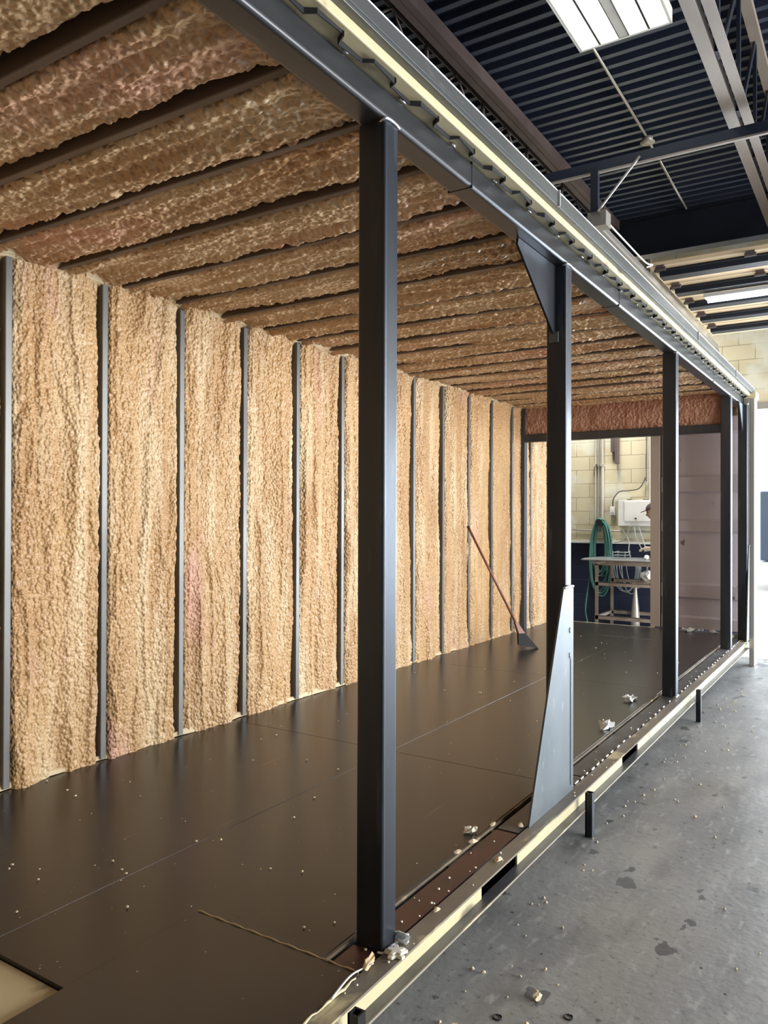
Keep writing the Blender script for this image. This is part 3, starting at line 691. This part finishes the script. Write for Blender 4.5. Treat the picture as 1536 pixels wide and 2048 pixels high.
tag(MB().tube(smoothpath([(11.17, 3.85, 1.33), (11.17, 3.6, 1.325), (11.17, 3.4, 1.32), (11.17, 2.5, 1.315)], 3), .012, 7).build('wall_pipe', M['galv'], origin=(11.17, 3.4, 1.32), smooth=True),
    'horizontal grey pipe low on the block wall behind the hose', 'pipe')
tag(MB().box(11.12, 11.197, 3.205, 3.27, 2.45, 5.19).box(11.10, 11.197, 3.165, 3.205, 2.28, 5.19).build('wall_bracket', M['joist_brown'], origin=(11.16, 3.2, 2.3)),
    'dark vertical steel bracket ending high on the block wall', 'bracket')
for k, (pts, lab) in enumerate(((((11.1, 3.14, 1.40), (11.06, 3.0, 1.2), (10.9, 2.95, 1.05), (10.8, 2.9, .975)), 'thin grey lead slanting from the enclosure corner to the table'),
                  (((11.1, 3.0, 1.395), (11.08, 3.02, 1.28), (11.08, 3.10, 1.18), (11.08, 3.2, 1.16)), 'short grey lead curling left under the enclosure'),
                  (((11.1, 2.93, 1.395), (11.0, 2.88, 1.25), (10.9, 2.80, 1.13), (10.7, 2.72, 1.09)), 'grey lead from under the enclosure to the gloved hand'),
                  (((11.1, 2.87, 1.395), (11.0, 2.80, 1.25), (10.9, 2.74, 1.15), (10.7, 2.67, 1.10)), 'rightmost grey lead hanging under the enclosure'))):
    tag(MB().tube(smoothpath(pts, 6), .007, 6).build('cable', M['cable'], origin=pts[0], smooth=True), lab, 'cable')
t = thing('cable_coil', (11.1, 2.95, .6), 'loose coils of grey cable hanging under the work table', 'cable coil')
for k in range(7):
    b = MB(); yc = 2.98+rg.uniform(-.08, .08); wv = rg.uniform(.12, .2); bt = rg.uniform(.42, .58)
    b.tube([(11.10+.01*k*(-1)**k, yc+wv*math.cos(PI+PI*q/16), .86+(bt-.86)*math.sin(PI*q/16)) for q in range(17)], .007, 6); b.build('loop', M['cable'], t, smooth=True)
t = thing('wire_tray', (10.6, 2.98, TZ), 'small grey wire letter tray standing on the work table', 'tray')
for k in range(3):
    b = MB(); z = TZ+.012+.04*k; P = [(10.45, 2.88, z), (10.45, 3.04, z), (10.7, 3.04, z), (10.7, 2.88, z), (10.45, 2.88, z)]; b.tube(P, .005, 5)
    b.build('tier', M['cable'], t)
b = MB(); 
for x, y in ((10.45, 2.88), (10.45, 3.04), (10.7, 3.04), (10.7, 2.88)): b.tube([(x, y, TZ+.004), (x, y, TZ+.11)], .005, 5)
b.build('corner_rods', M['cable'], t)
t = thing('metal_canister', (10.9, 2.85, gz(10.9)), 'pale tapering metal canister standing under the table', 'canister')
b = MB(); prof = [(.0, gz(10.9)+.002), (.06, gz(10.9)+.002), (.06, .12), (.045, .30), (.022, .52), (.018, .60), (0, .60)]
b.add([(10.9+r*math.cos(k*PI/7), 2.86+r*math.sin(k*PI/7), z) for r, z in prof for k in range(14)], [(i*14+k, i*14+(k+1) % 14, (i+1)*14+(k+1) % 14, (i+1)*14+k) for i in range(len(prof)-1) for k in range(14)])
b.build('body', M['conduit'], t, smooth=True)
b = MB(); b.cyl((10.9, 2.86, .60), (10.9, 2.86, .63), .012, 8); b.build('cap', M['galv'], t)

# lump generator for scraps
def lump(name, m, loc, sx, sy, sz, seed, parent=None, crumple=.35, lab=None, cat=None, group=None, sub=2):
    import bmesh
    bm = bmesh.new(); bmesh.ops.create_icosphere(bm, subdivisions=sub, radius=1)
    r = random.Random(seed)
    for v in bm.verts:
        f_ = 1+r.uniform(-crumple, crumple); v.co = Vector((v.co.x*sx*f_, v.co.y*sy*f_, v.co.z*sz*f_))
    zmin = min(v.co.z for v in bm.verts)
    for v in bm.verts: v.co.z -= zmin
    me = bpy.data.meshes.new(name); bm.to_mesh(me); bm.free(); me.materials.append(m)
    o = bpy.data.objects.new(name, me); COL.objects.link(o); o.location = loc
    if lab: tag(o, lab, cat, group)
    return o
lump('white_bag', M['white'], (10.5, 2.61, .674), .10, .09, .07, 4, lab='white plastic bag sagging on the table shelf by the door edge', cat='bag')
tag(MB().box(10.195, 10.975, 2.50, 2.72, .661, .672).build('shelf_board', M['table_frame'], origin=(10.6, 2.6, .665)), 'narrow tan board laid across the table rails', 'shelf board')
lump('white_cup', M['white'], (10.45, 2.60, TZ+.004), .035, .035, .035, 8, crumple=.1, lab='small white cup standing on the work table below the glove', cat='cup')

# ------------------------------------------------------------------ person behind the door leaf
PT = thing('person', (10.75, 2.30, gz(10.75)), 'person in dark clothes and brown cap peeking past the door edge, leaning over the table', 'person')
def skinmesh(name, verts, edges, radii, m, parent, sub=2):
    org = parent_origin(parent)
    me = bpy.data.meshes.new(name); me.from_pydata([tuple(Vector(v)-org) for v in verts], edges, [])
    o = bpy.data.objects.new(name, me); COL.objects.link(o); o.parent = parent; me.materials.append(m)
    md = o.modifiers.new('skin', 'SKIN'); md.use_smooth_shade = True
    for i, r in enumerate(radii):
        sv = me.skin_vertices[0].data[i]; sv.radius = (r, r) if not isinstance(r, tuple) else r
    me.skin_vertices[0].data[0].use_root = True
    s = o.modifiers.new('sub', 'SUBSURF'); s.levels = sub; s.render_levels = sub
    return o
px_, py_, g = 10.55, 2.18, gz(10.55)
py_ = 1.98
# pelvis, spine, neck; person faces +Y across the table end, bending forward a little
V = [(px_, py_, .93), (px_, py_+.05, 1.12), (px_, py_+.16, 1.32), (px_, py_+.24, 1.43), (px_, py_+.475, 1.505),
     (px_-.10, py_, .88), (px_-.11, py_+.03, .47), (px_-.12, py_-.01, g+.08), (px_-.12, py_+.14, g+.045),
     (px_+.10, py_, .88), (px_+.11, py_+.03, .47), (px_+.12, py_-.01, g+.08), (px_+.12, py_+.14, g+.045),
     (px_-.17, py_+.20, 1.38), (px_-.22, py_+.30, 1.14), (px_-.10, py_+.54, 1.11),
     (px_+.17, py_+.20, 1.38), (px_+.22, py_+.32, 1.14), (px_+.16, py_+.54, 1.10)]
E_ = [(0, 1), (1, 2), (2, 3), (3, 4), (0, 5), (5, 6), (6, 7), (7, 8), (0, 9), (9, 10), (10, 11), (11, 12), (3, 13), (13, 14), (14, 15), (3, 16), (16, 17), (17, 18)]
Rr = [(.14, .11), (.13, .10), (.15, .11), (.10, .08), .052, .085, .06, .045, .04, .085, .06, .045, .04, .06, .045, .034, .06, .045, .034]
skinmesh('clothes', V, E_, Rr, M['cloth_dark'], PT)
# head with profile facing +Y
hx, hy, hz = px_, py_+.545, 1.585
def head():
    import bmesh
    bm = bmesh.new(); bmesh.ops.create_uvsphere(bm, u_segments=32, v_segments=24, radius=1)
    for v in bm.verts:
        x, y, z = v.co; X_ = x*.075; Y_ = y*.095; Z_ = z*.118
        if z < -.2: Y_ *= 1-.22*(-z-.2); X_ *= 1-.32*(-z-.2)
        if y > .4:
            Y_ += .022*math.exp(-((z+.12)/.13)**2-(x/.20)**2)      # nose
            Y_ -= .007*math.exp(-((z-.12)/.10)**2-((abs(x)-.38)/.2)**2)  # eye sockets
            Y_ += .008*math.exp(-((z+.42)/.05)**2-(x/.35)**2)+.007*math.exp(-((z+.53)/.05)**2-(x/.33)**2)  # lips
            Y_ += .012*math.exp(-((z+.80)/.14)**2-(x/.4)**2)        # chin
            Y_ += .006*math.exp(-((z-.28)/.08)**2)
        v.co = (X_, Y_, Z_)
    me = bpy.data.meshes.new('head'); bm.to_mesh(me); bm.free()
    for p in me.polygons: p.use_smooth = True
    me.materials.append(M['skin']); return me
hd = bpy.data.objects.new('head', head()); COL.objects.link(hd); hd.parent = PT
hd.location = Vector((hx, hy, hz))-PT.location; hd.rotation_euler = (math.radians(-14), 0, math.radians(8))
for s in (-1, 1):
    b = MB(); b.tube([(s*.075, -.005, .025), (s*.084, -.016, .012), (s*.083, -.014, -.015), (s*.074, -.002, -.03)], [.008, .011, .009, .006], 8)
    e = b.build('ear', M['skin'], smooth=True); e.parent = hd
    b = MB(); b.tube([(s*.030, .086, .013), (s*.030, .090, .013)], [.009, .005], 8); e = b.build('eye', M['steel_black']); e.parent = hd
# cap: dome plus brim
b = MB(); nn = 20; rows = 8
vs = [(.081*math.cos(2*PI*k/nn)*math.cos(a), .101*math.sin(2*PI*k/nn)*math.cos(a), .045+.085*math.sin(a)) for a in [PI/2*i/rows for i in range(rows+1)] for k in range(nn)]
b.add(vs, [(i*nn+k, i*nn+(k+1) % nn, (i+1)*nn+(k+1) % nn, (i+1)*nn+k) for i in range(rows) for k in range(nn)])
br = [(.075*math.cos(a), .085+.085*math.sin(a), .052-.012*math.sin(a)) for a in [PI*i/12 for i in range(13)]]
b.add(br+[(x, y, z-.006) for x, y, z in br], [tuple(range(13)), tuple(range(25, 12, -1))]+[(i, 13+i, 14+i, i+1) for i in range(12)])
cp_ = b.build('cap', M['cap'], smooth=True); cp_.parent = hd
# gloved hands
def hand(wx, wy, wz, side):
    W = Vector((wx, wy, wz)); V = [W, W+Vector((0, .05, -.004)), W+Vector((0, .085, -.006))]; E2 = [(0, 1), (1, 2)]; R2 = [.026, .036, .034]
    for k, (dx, ln) in enumerate(((-.03, .055), (-.01, .064), (.01, .060), (.03, .048))):
        n0 = len(V); a = W+Vector((dx, .095, -.006))
        V += [a, a+Vector((0, ln*.5, -.004)), a+Vector((0, ln*.8, -.022)), a+Vector((0, ln*.85, -.040))]
        E2 += [(2, n0), (n0, n0+1), (n0+1, n0+2), (n0+2, n0+3)]; R2 += [.0115, .0105, .010, .009]
    n0 = len(V); V += [W+Vector((side*.042, .045, -.008)), W+Vector((side*.058, .075, -.02)), W+Vector((side*.05, .10, -.03))]
    E2 += [(1, n0), (n0, n0+1), (n0+1, n0+2)]; R2 += [.014, .012, .010]
    skinmesh('glove', V, E2, R2, M['glove'], PT, 2)
hand(px_-.09, py_+.56, 1.11, 1); hand(px_+.16, py_+.56, 1.10, -1)

# ================================================================== BROOM
t = thing('broom', (7.22, 2.92, FZ), 'broom with red-brown handle and black bristles leaning against the foam wall', 'broom')
top = Vector((6.83, 3.40, 1.43)); sock = Vector((7.17, 2.985, .47)) 
d = Vector((7.235, 2.93, .22))-top
hb = top+d*.80
b = MB(); b.tube([top, hb], .0115, 10); b.build('handle', M['broom_handle'], t, smooth=True)
b = MB(); b.tube([top, top+d*.02], .0135, 10); b.build('handle_cap', M['steel_black'], t, smooth=True)
side = Vector((.80, -.60, 0)).normalized(); dn = d.normalized()
def slab(P0, w0, P1, w1, th, name, m):
    nrm = side.cross(dn).normalized()*th
    b = MB(); q = [P0-side*w0-nrm, P0+side*w0-nrm, P1+side*w1-nrm, P1-side*w1-nrm, P0-side*w0+nrm, P0+side*w0+nrm, P1+side*w1+nrm, P1-side*w1+nrm]
    b.add(q, [(0, 1, 2, 3), (7, 6, 5, 4), (0, 4, 5, 1), (1, 5, 6, 2), (2, 6, 7, 3), (3, 7, 4, 0)]); return b.build(name, m, t, bevel=.004)
slab(hb-dn*.03, .016, hb+dn*.10, .038, .02, 'socket', M['broom_handle'])
e1 = hb+dn*.10
nrm = side.cross(dn).normalized()
b = MB(); q0 = [e1-side*.038, e1+side*.038]; q1 = [Vector((e1.x-.035*side.x, e1.y-.035*side.y, FZ+.045)), Vector((e1.x+.16*side.x+.02, e1.y+.16*side.y-.02, FZ+.002))]
vv = [q0[0]-nrm*.018, q0[1]-nrm*.018, q1[1]-Vector((.03, .02, 0)), q1[0]-Vector((.03, .02, 0)), q0[0]+nrm*.018, q0[1]+nrm*.018, q1[1]+Vector((.03, .02, 0)), q1[0]+Vector((.03, .02, 0))]
b.add(vv, [(0, 1, 2, 3), (7, 6, 5, 4), (0, 4, 5, 1), (1, 5, 6, 2), (2, 6, 7, 3), (3, 7, 4, 0)]); b.build('bristles', M['broom_bristle'], t)

# ================================================================== SCRAPS
def film(name, m, loc, s, seed, lab, n=6, hgt=.6, cat='scrap'):
    r = random.Random(seed); b = MB(); vs = []
    for i in range(n):
        for j in range(n):
            u, v = i/(n-1)-.5, j/(n-1)-.5
            q = 1-.5*abs(u*v)*4
            vs.append((u*s*q+r.uniform(-1, 1)*s*.13, v*s*.8*q+r.uniform(-1, 1)*s*.13, max(.001, s*hgt*(.35-abs(u)-.3*abs(v))+abs(r.uniform(0, 1))*s*.30)))
    top = len(vs); vs += [(x, y, z+.0015) for x, y, z in vs]
    f_ = [(i*n+j, (i+1)*n+j, (i+1)*n+j+1, i*n+j+1) for i in range(n-1) for j in range(n-1)]
    b.add(vs, f_+[tuple(k+top for k in q)[::-1] for q in f_])
    o = b.build(name, m); o.location = loc; return tag(o, lab, cat)
PZ = .2135
film('plastic_scrap', M['plastic'], (4.80, 1.435, FZ+.002), .11, 3, 'upright crumpled clear film scrap on the plywood edge', hgt=1.0)
film('plastic_scrap', M['plastic'], (5.60, 1.50, FZ+.002), .13, 5, 'flat crumpled clear film scrap farther along the plywood edge', hgt=.3)
film('plastic_scrap', M['crumb_white'], (2.915, 1.435, FZ+.002), .07, 8, 'crumpled whitish scrap on the plywood before the brace plate', hgt=.5)
film('pink_scrap', M['pink_film'], (2.25, 1.50, FZ+.002), .085, 9, 'crumpled pink red scrap peeking out behind the nearest post', hgt=1.2)
film('plastic_scrap', M['plastic'], (2.265, 1.525, FZ+.03), .05, 12, 'clear film bit on the pink scrap behind the nearest post', hgt=.6)
film('plastic_scrap', M['plastic'], (9.36, 1.86, FZ+.002), .16, 14, 'larger heap of pale shavings at the foot of the grey door leaf', hgt=.5)
film('plastic_scrap', M['plastic'], (9.38, 1.60, FZ+.002), .09, 15, 'smaller pale scrap at the foot of the grey door leaf', hgt=.4)
# white foam piece with torn lobes at the first post foot
b = MB(); n = 15
for z0, z1, sc in ((0, .010, .9), (.010, .016, .7)):
    P = [((.036+.012*math.sin(5*2*PI*k/n+.7))*sc*math.cos(2*PI*k/n), (.034+.012*math.sin(5*2*PI*k/n+.7))*sc*math.sin(2*PI*k/n)) for k in range(n)]
    b.prism(P, 2, z0, z1)
o = b.build('foam_scrap', M['crumb_white'], bevel=.004); o.location = (1.99, 1.225, .2165); o.rotation_euler = (.0, 0, .4)
tag(o, 'torn white foam piece with five lobes at the foot of the nearest post', 'scrap')
o = lump('foam_scrap', M['plastic'], (2.055, 1.243, .2165), .012, .03, .018, 31, lab='narrow pale scrap behind the torn white foam piece', cat='scrap')
o = lump('wood_splinter', M['wood'], (1.90, 1.262, .218), .04, .012, .012, 21, lab='split yellow wood splinter lying beside the nearest post', cat='wood splinter'); o.rotation_euler = (0, 0, .25)
for k, (x, y, s_k, lab) in enumerate(((2.82, 1.375, .022, 'yellow foam chip in the gap next to the red-brown plate'), (3.03, 1.385, .016, 'round pale chip at the far end of the red-brown plate'),
      (2.70, 1.385, .020, 'brownish foam chip lying on the lath beside the red-brown plate'), (2.74, 1.23, .020, 'pale foam chip on the rail flange above the fork pocket'), (3.10, 1.29, .02, 'yellow chip at the tip of the tall brace plate'), (2.28, 1.245, .017, 'crumbly white chip on the rail flange past the nearest post'))):
    lump('foam_chip', M['crumb'], (x, y, FZ+.001 if y > 1.37 else (.2165 if y < 1.262 else .2135)), s_k*1.3, s_k*.7, s_k*.4, 40+k, lab=lab, cat='foam chip', sub=1)
lump('foam_lump', M['crumb'], (2.33, .915, gz(2.33)+.001), .022, .014, .011, 61, lab='largest yellow foam lump on the grey garage floor', cat='foam lump')
lump('foam_lump', M['crumb'], (2.05, 1.06, gz(2.05)+.001), .014, .011, .009, 62, lab='small yellow foam lump below the near bottom rail', cat='foam lump')

# loose crumbs: one of each kind, then copies
proto = lump('foam_crumb', M['crumb'], (3.3, 2.2, FZ+.001), .007, .005, .004, 70, crumple=.25, sub=1,
             lab='tiny pale foam crumb lying on the dark plywood floor', cat='foam crumb', group='foam crumbs on the plywood floor')
r = random.Random(11)
for k in range(110):
    x = 1.5+7*r.random()**1.4; y = 1.45+2.0*r.random()
    if x < 1.85 and y < 1.93: y += .6
    o = proto.copy(); COL.objects.link(o); o.location = (x, y, FZ+.0008); s_k = r.uniform(.35, 1.1); o.scale = (s_k, s_k, s_k); o.rotation_euler = (0, 0, r.uniform(0, 6))
proto = lump('foam_crumb', M['crumb'], (2.5, .95, gz(2.5)+.001), .008, .006, .005, 71, crumple=.25, sub=1,
             lab='tiny pale foam crumb on the grey garage floor below the rail', cat='foam crumb', group='foam crumbs on the garage floor')
for k in range(110):
    x = 1.7+6*r.random()**1.3; y = 1.17-abs(r.gauss(0, .10)) if k % 4 else r.uniform(.3, 1.1)
    o = proto.copy(); COL.objects.link(o); o.location = (x, y, gz(x)+.0005); s_k = r.uniform(.35, 1.2); o.scale = (s_k, s_k, s_k); o.rotation_euler = (0, 0, r.uniform(0, 6))
proto = lump('foam_crumb', M['crumb_white'], (3.9, 1.24, .2155), 0.0055, .004, .003, 72, crumple=.25, sub=1,
             lab='tiny white crumb on the bottom rail flange or edge plate', cat='foam crumb', group='crumbs along the bottom rail')
for k in range(70):
    x = 1.75+7*r.random()**1.2; y = r.uniform(1.205, 1.36)
    if any(p[0]-.01 < x < p[0]+.09 and y > 1.25 for p in posts) or (3.1 < x < 3.66 and 1.24 < y < 1.27): y = 1.23
    if y > 1.258 and y < 1.276: y = 1.28
    o = proto.copy(); COL.objects.link(o); o.location = (x, y, .2158 if y < 1.262 else .2128); s_k = r.uniform(.4, 1.2); o.scale = (s_k, s_k, s_k)

# ================================================================== OUTSIDE
g = gz(11.2)-.02
t = thing('parked_truck', (20, .2, g), 'slate blue parked truck seen through the bright far doorway', 'truck')
b = MB(); b.box(19.2, 21.4, -2.2, 2.30, .55, 2.10); b.build('cargo_box', M['truck'], t, bevel=.03)
b = MB(); b.prism([(-2.25, .5), (-2.25, 2.0), (-2.9, 2.0), (-3.5, 1.35), (-4.2, 1.2), (-4.3, .5)], 0, 19.3, 21.3); cab = b.build('cab', M['truck'], t, bevel=.03)
b = MB(); b.box(19.28, 19.30, -3.2, -2.4, 1.35, 1.85); b.build('window', M['glass'], cab)
b = MB(); b.box(19.15, 21.45, -2.2, 2.32, .22, .52); b.build('skirt', M['white_body'], t, bevel=.02)
for y in (1.3, -3.3):
    for x in (19.3, 21.05):
        b = MB(); b.cyl((x, y, g+.40), (x+.24, y, g+.40), .40, 28); wl = b.build('wheel', M['rubber'], t)
        b = MB(); b.cyl((x-.01, y, g+.40), (x+.25, y, g+.40), .20, 20); b.build('hub', M['white_body'], wl)
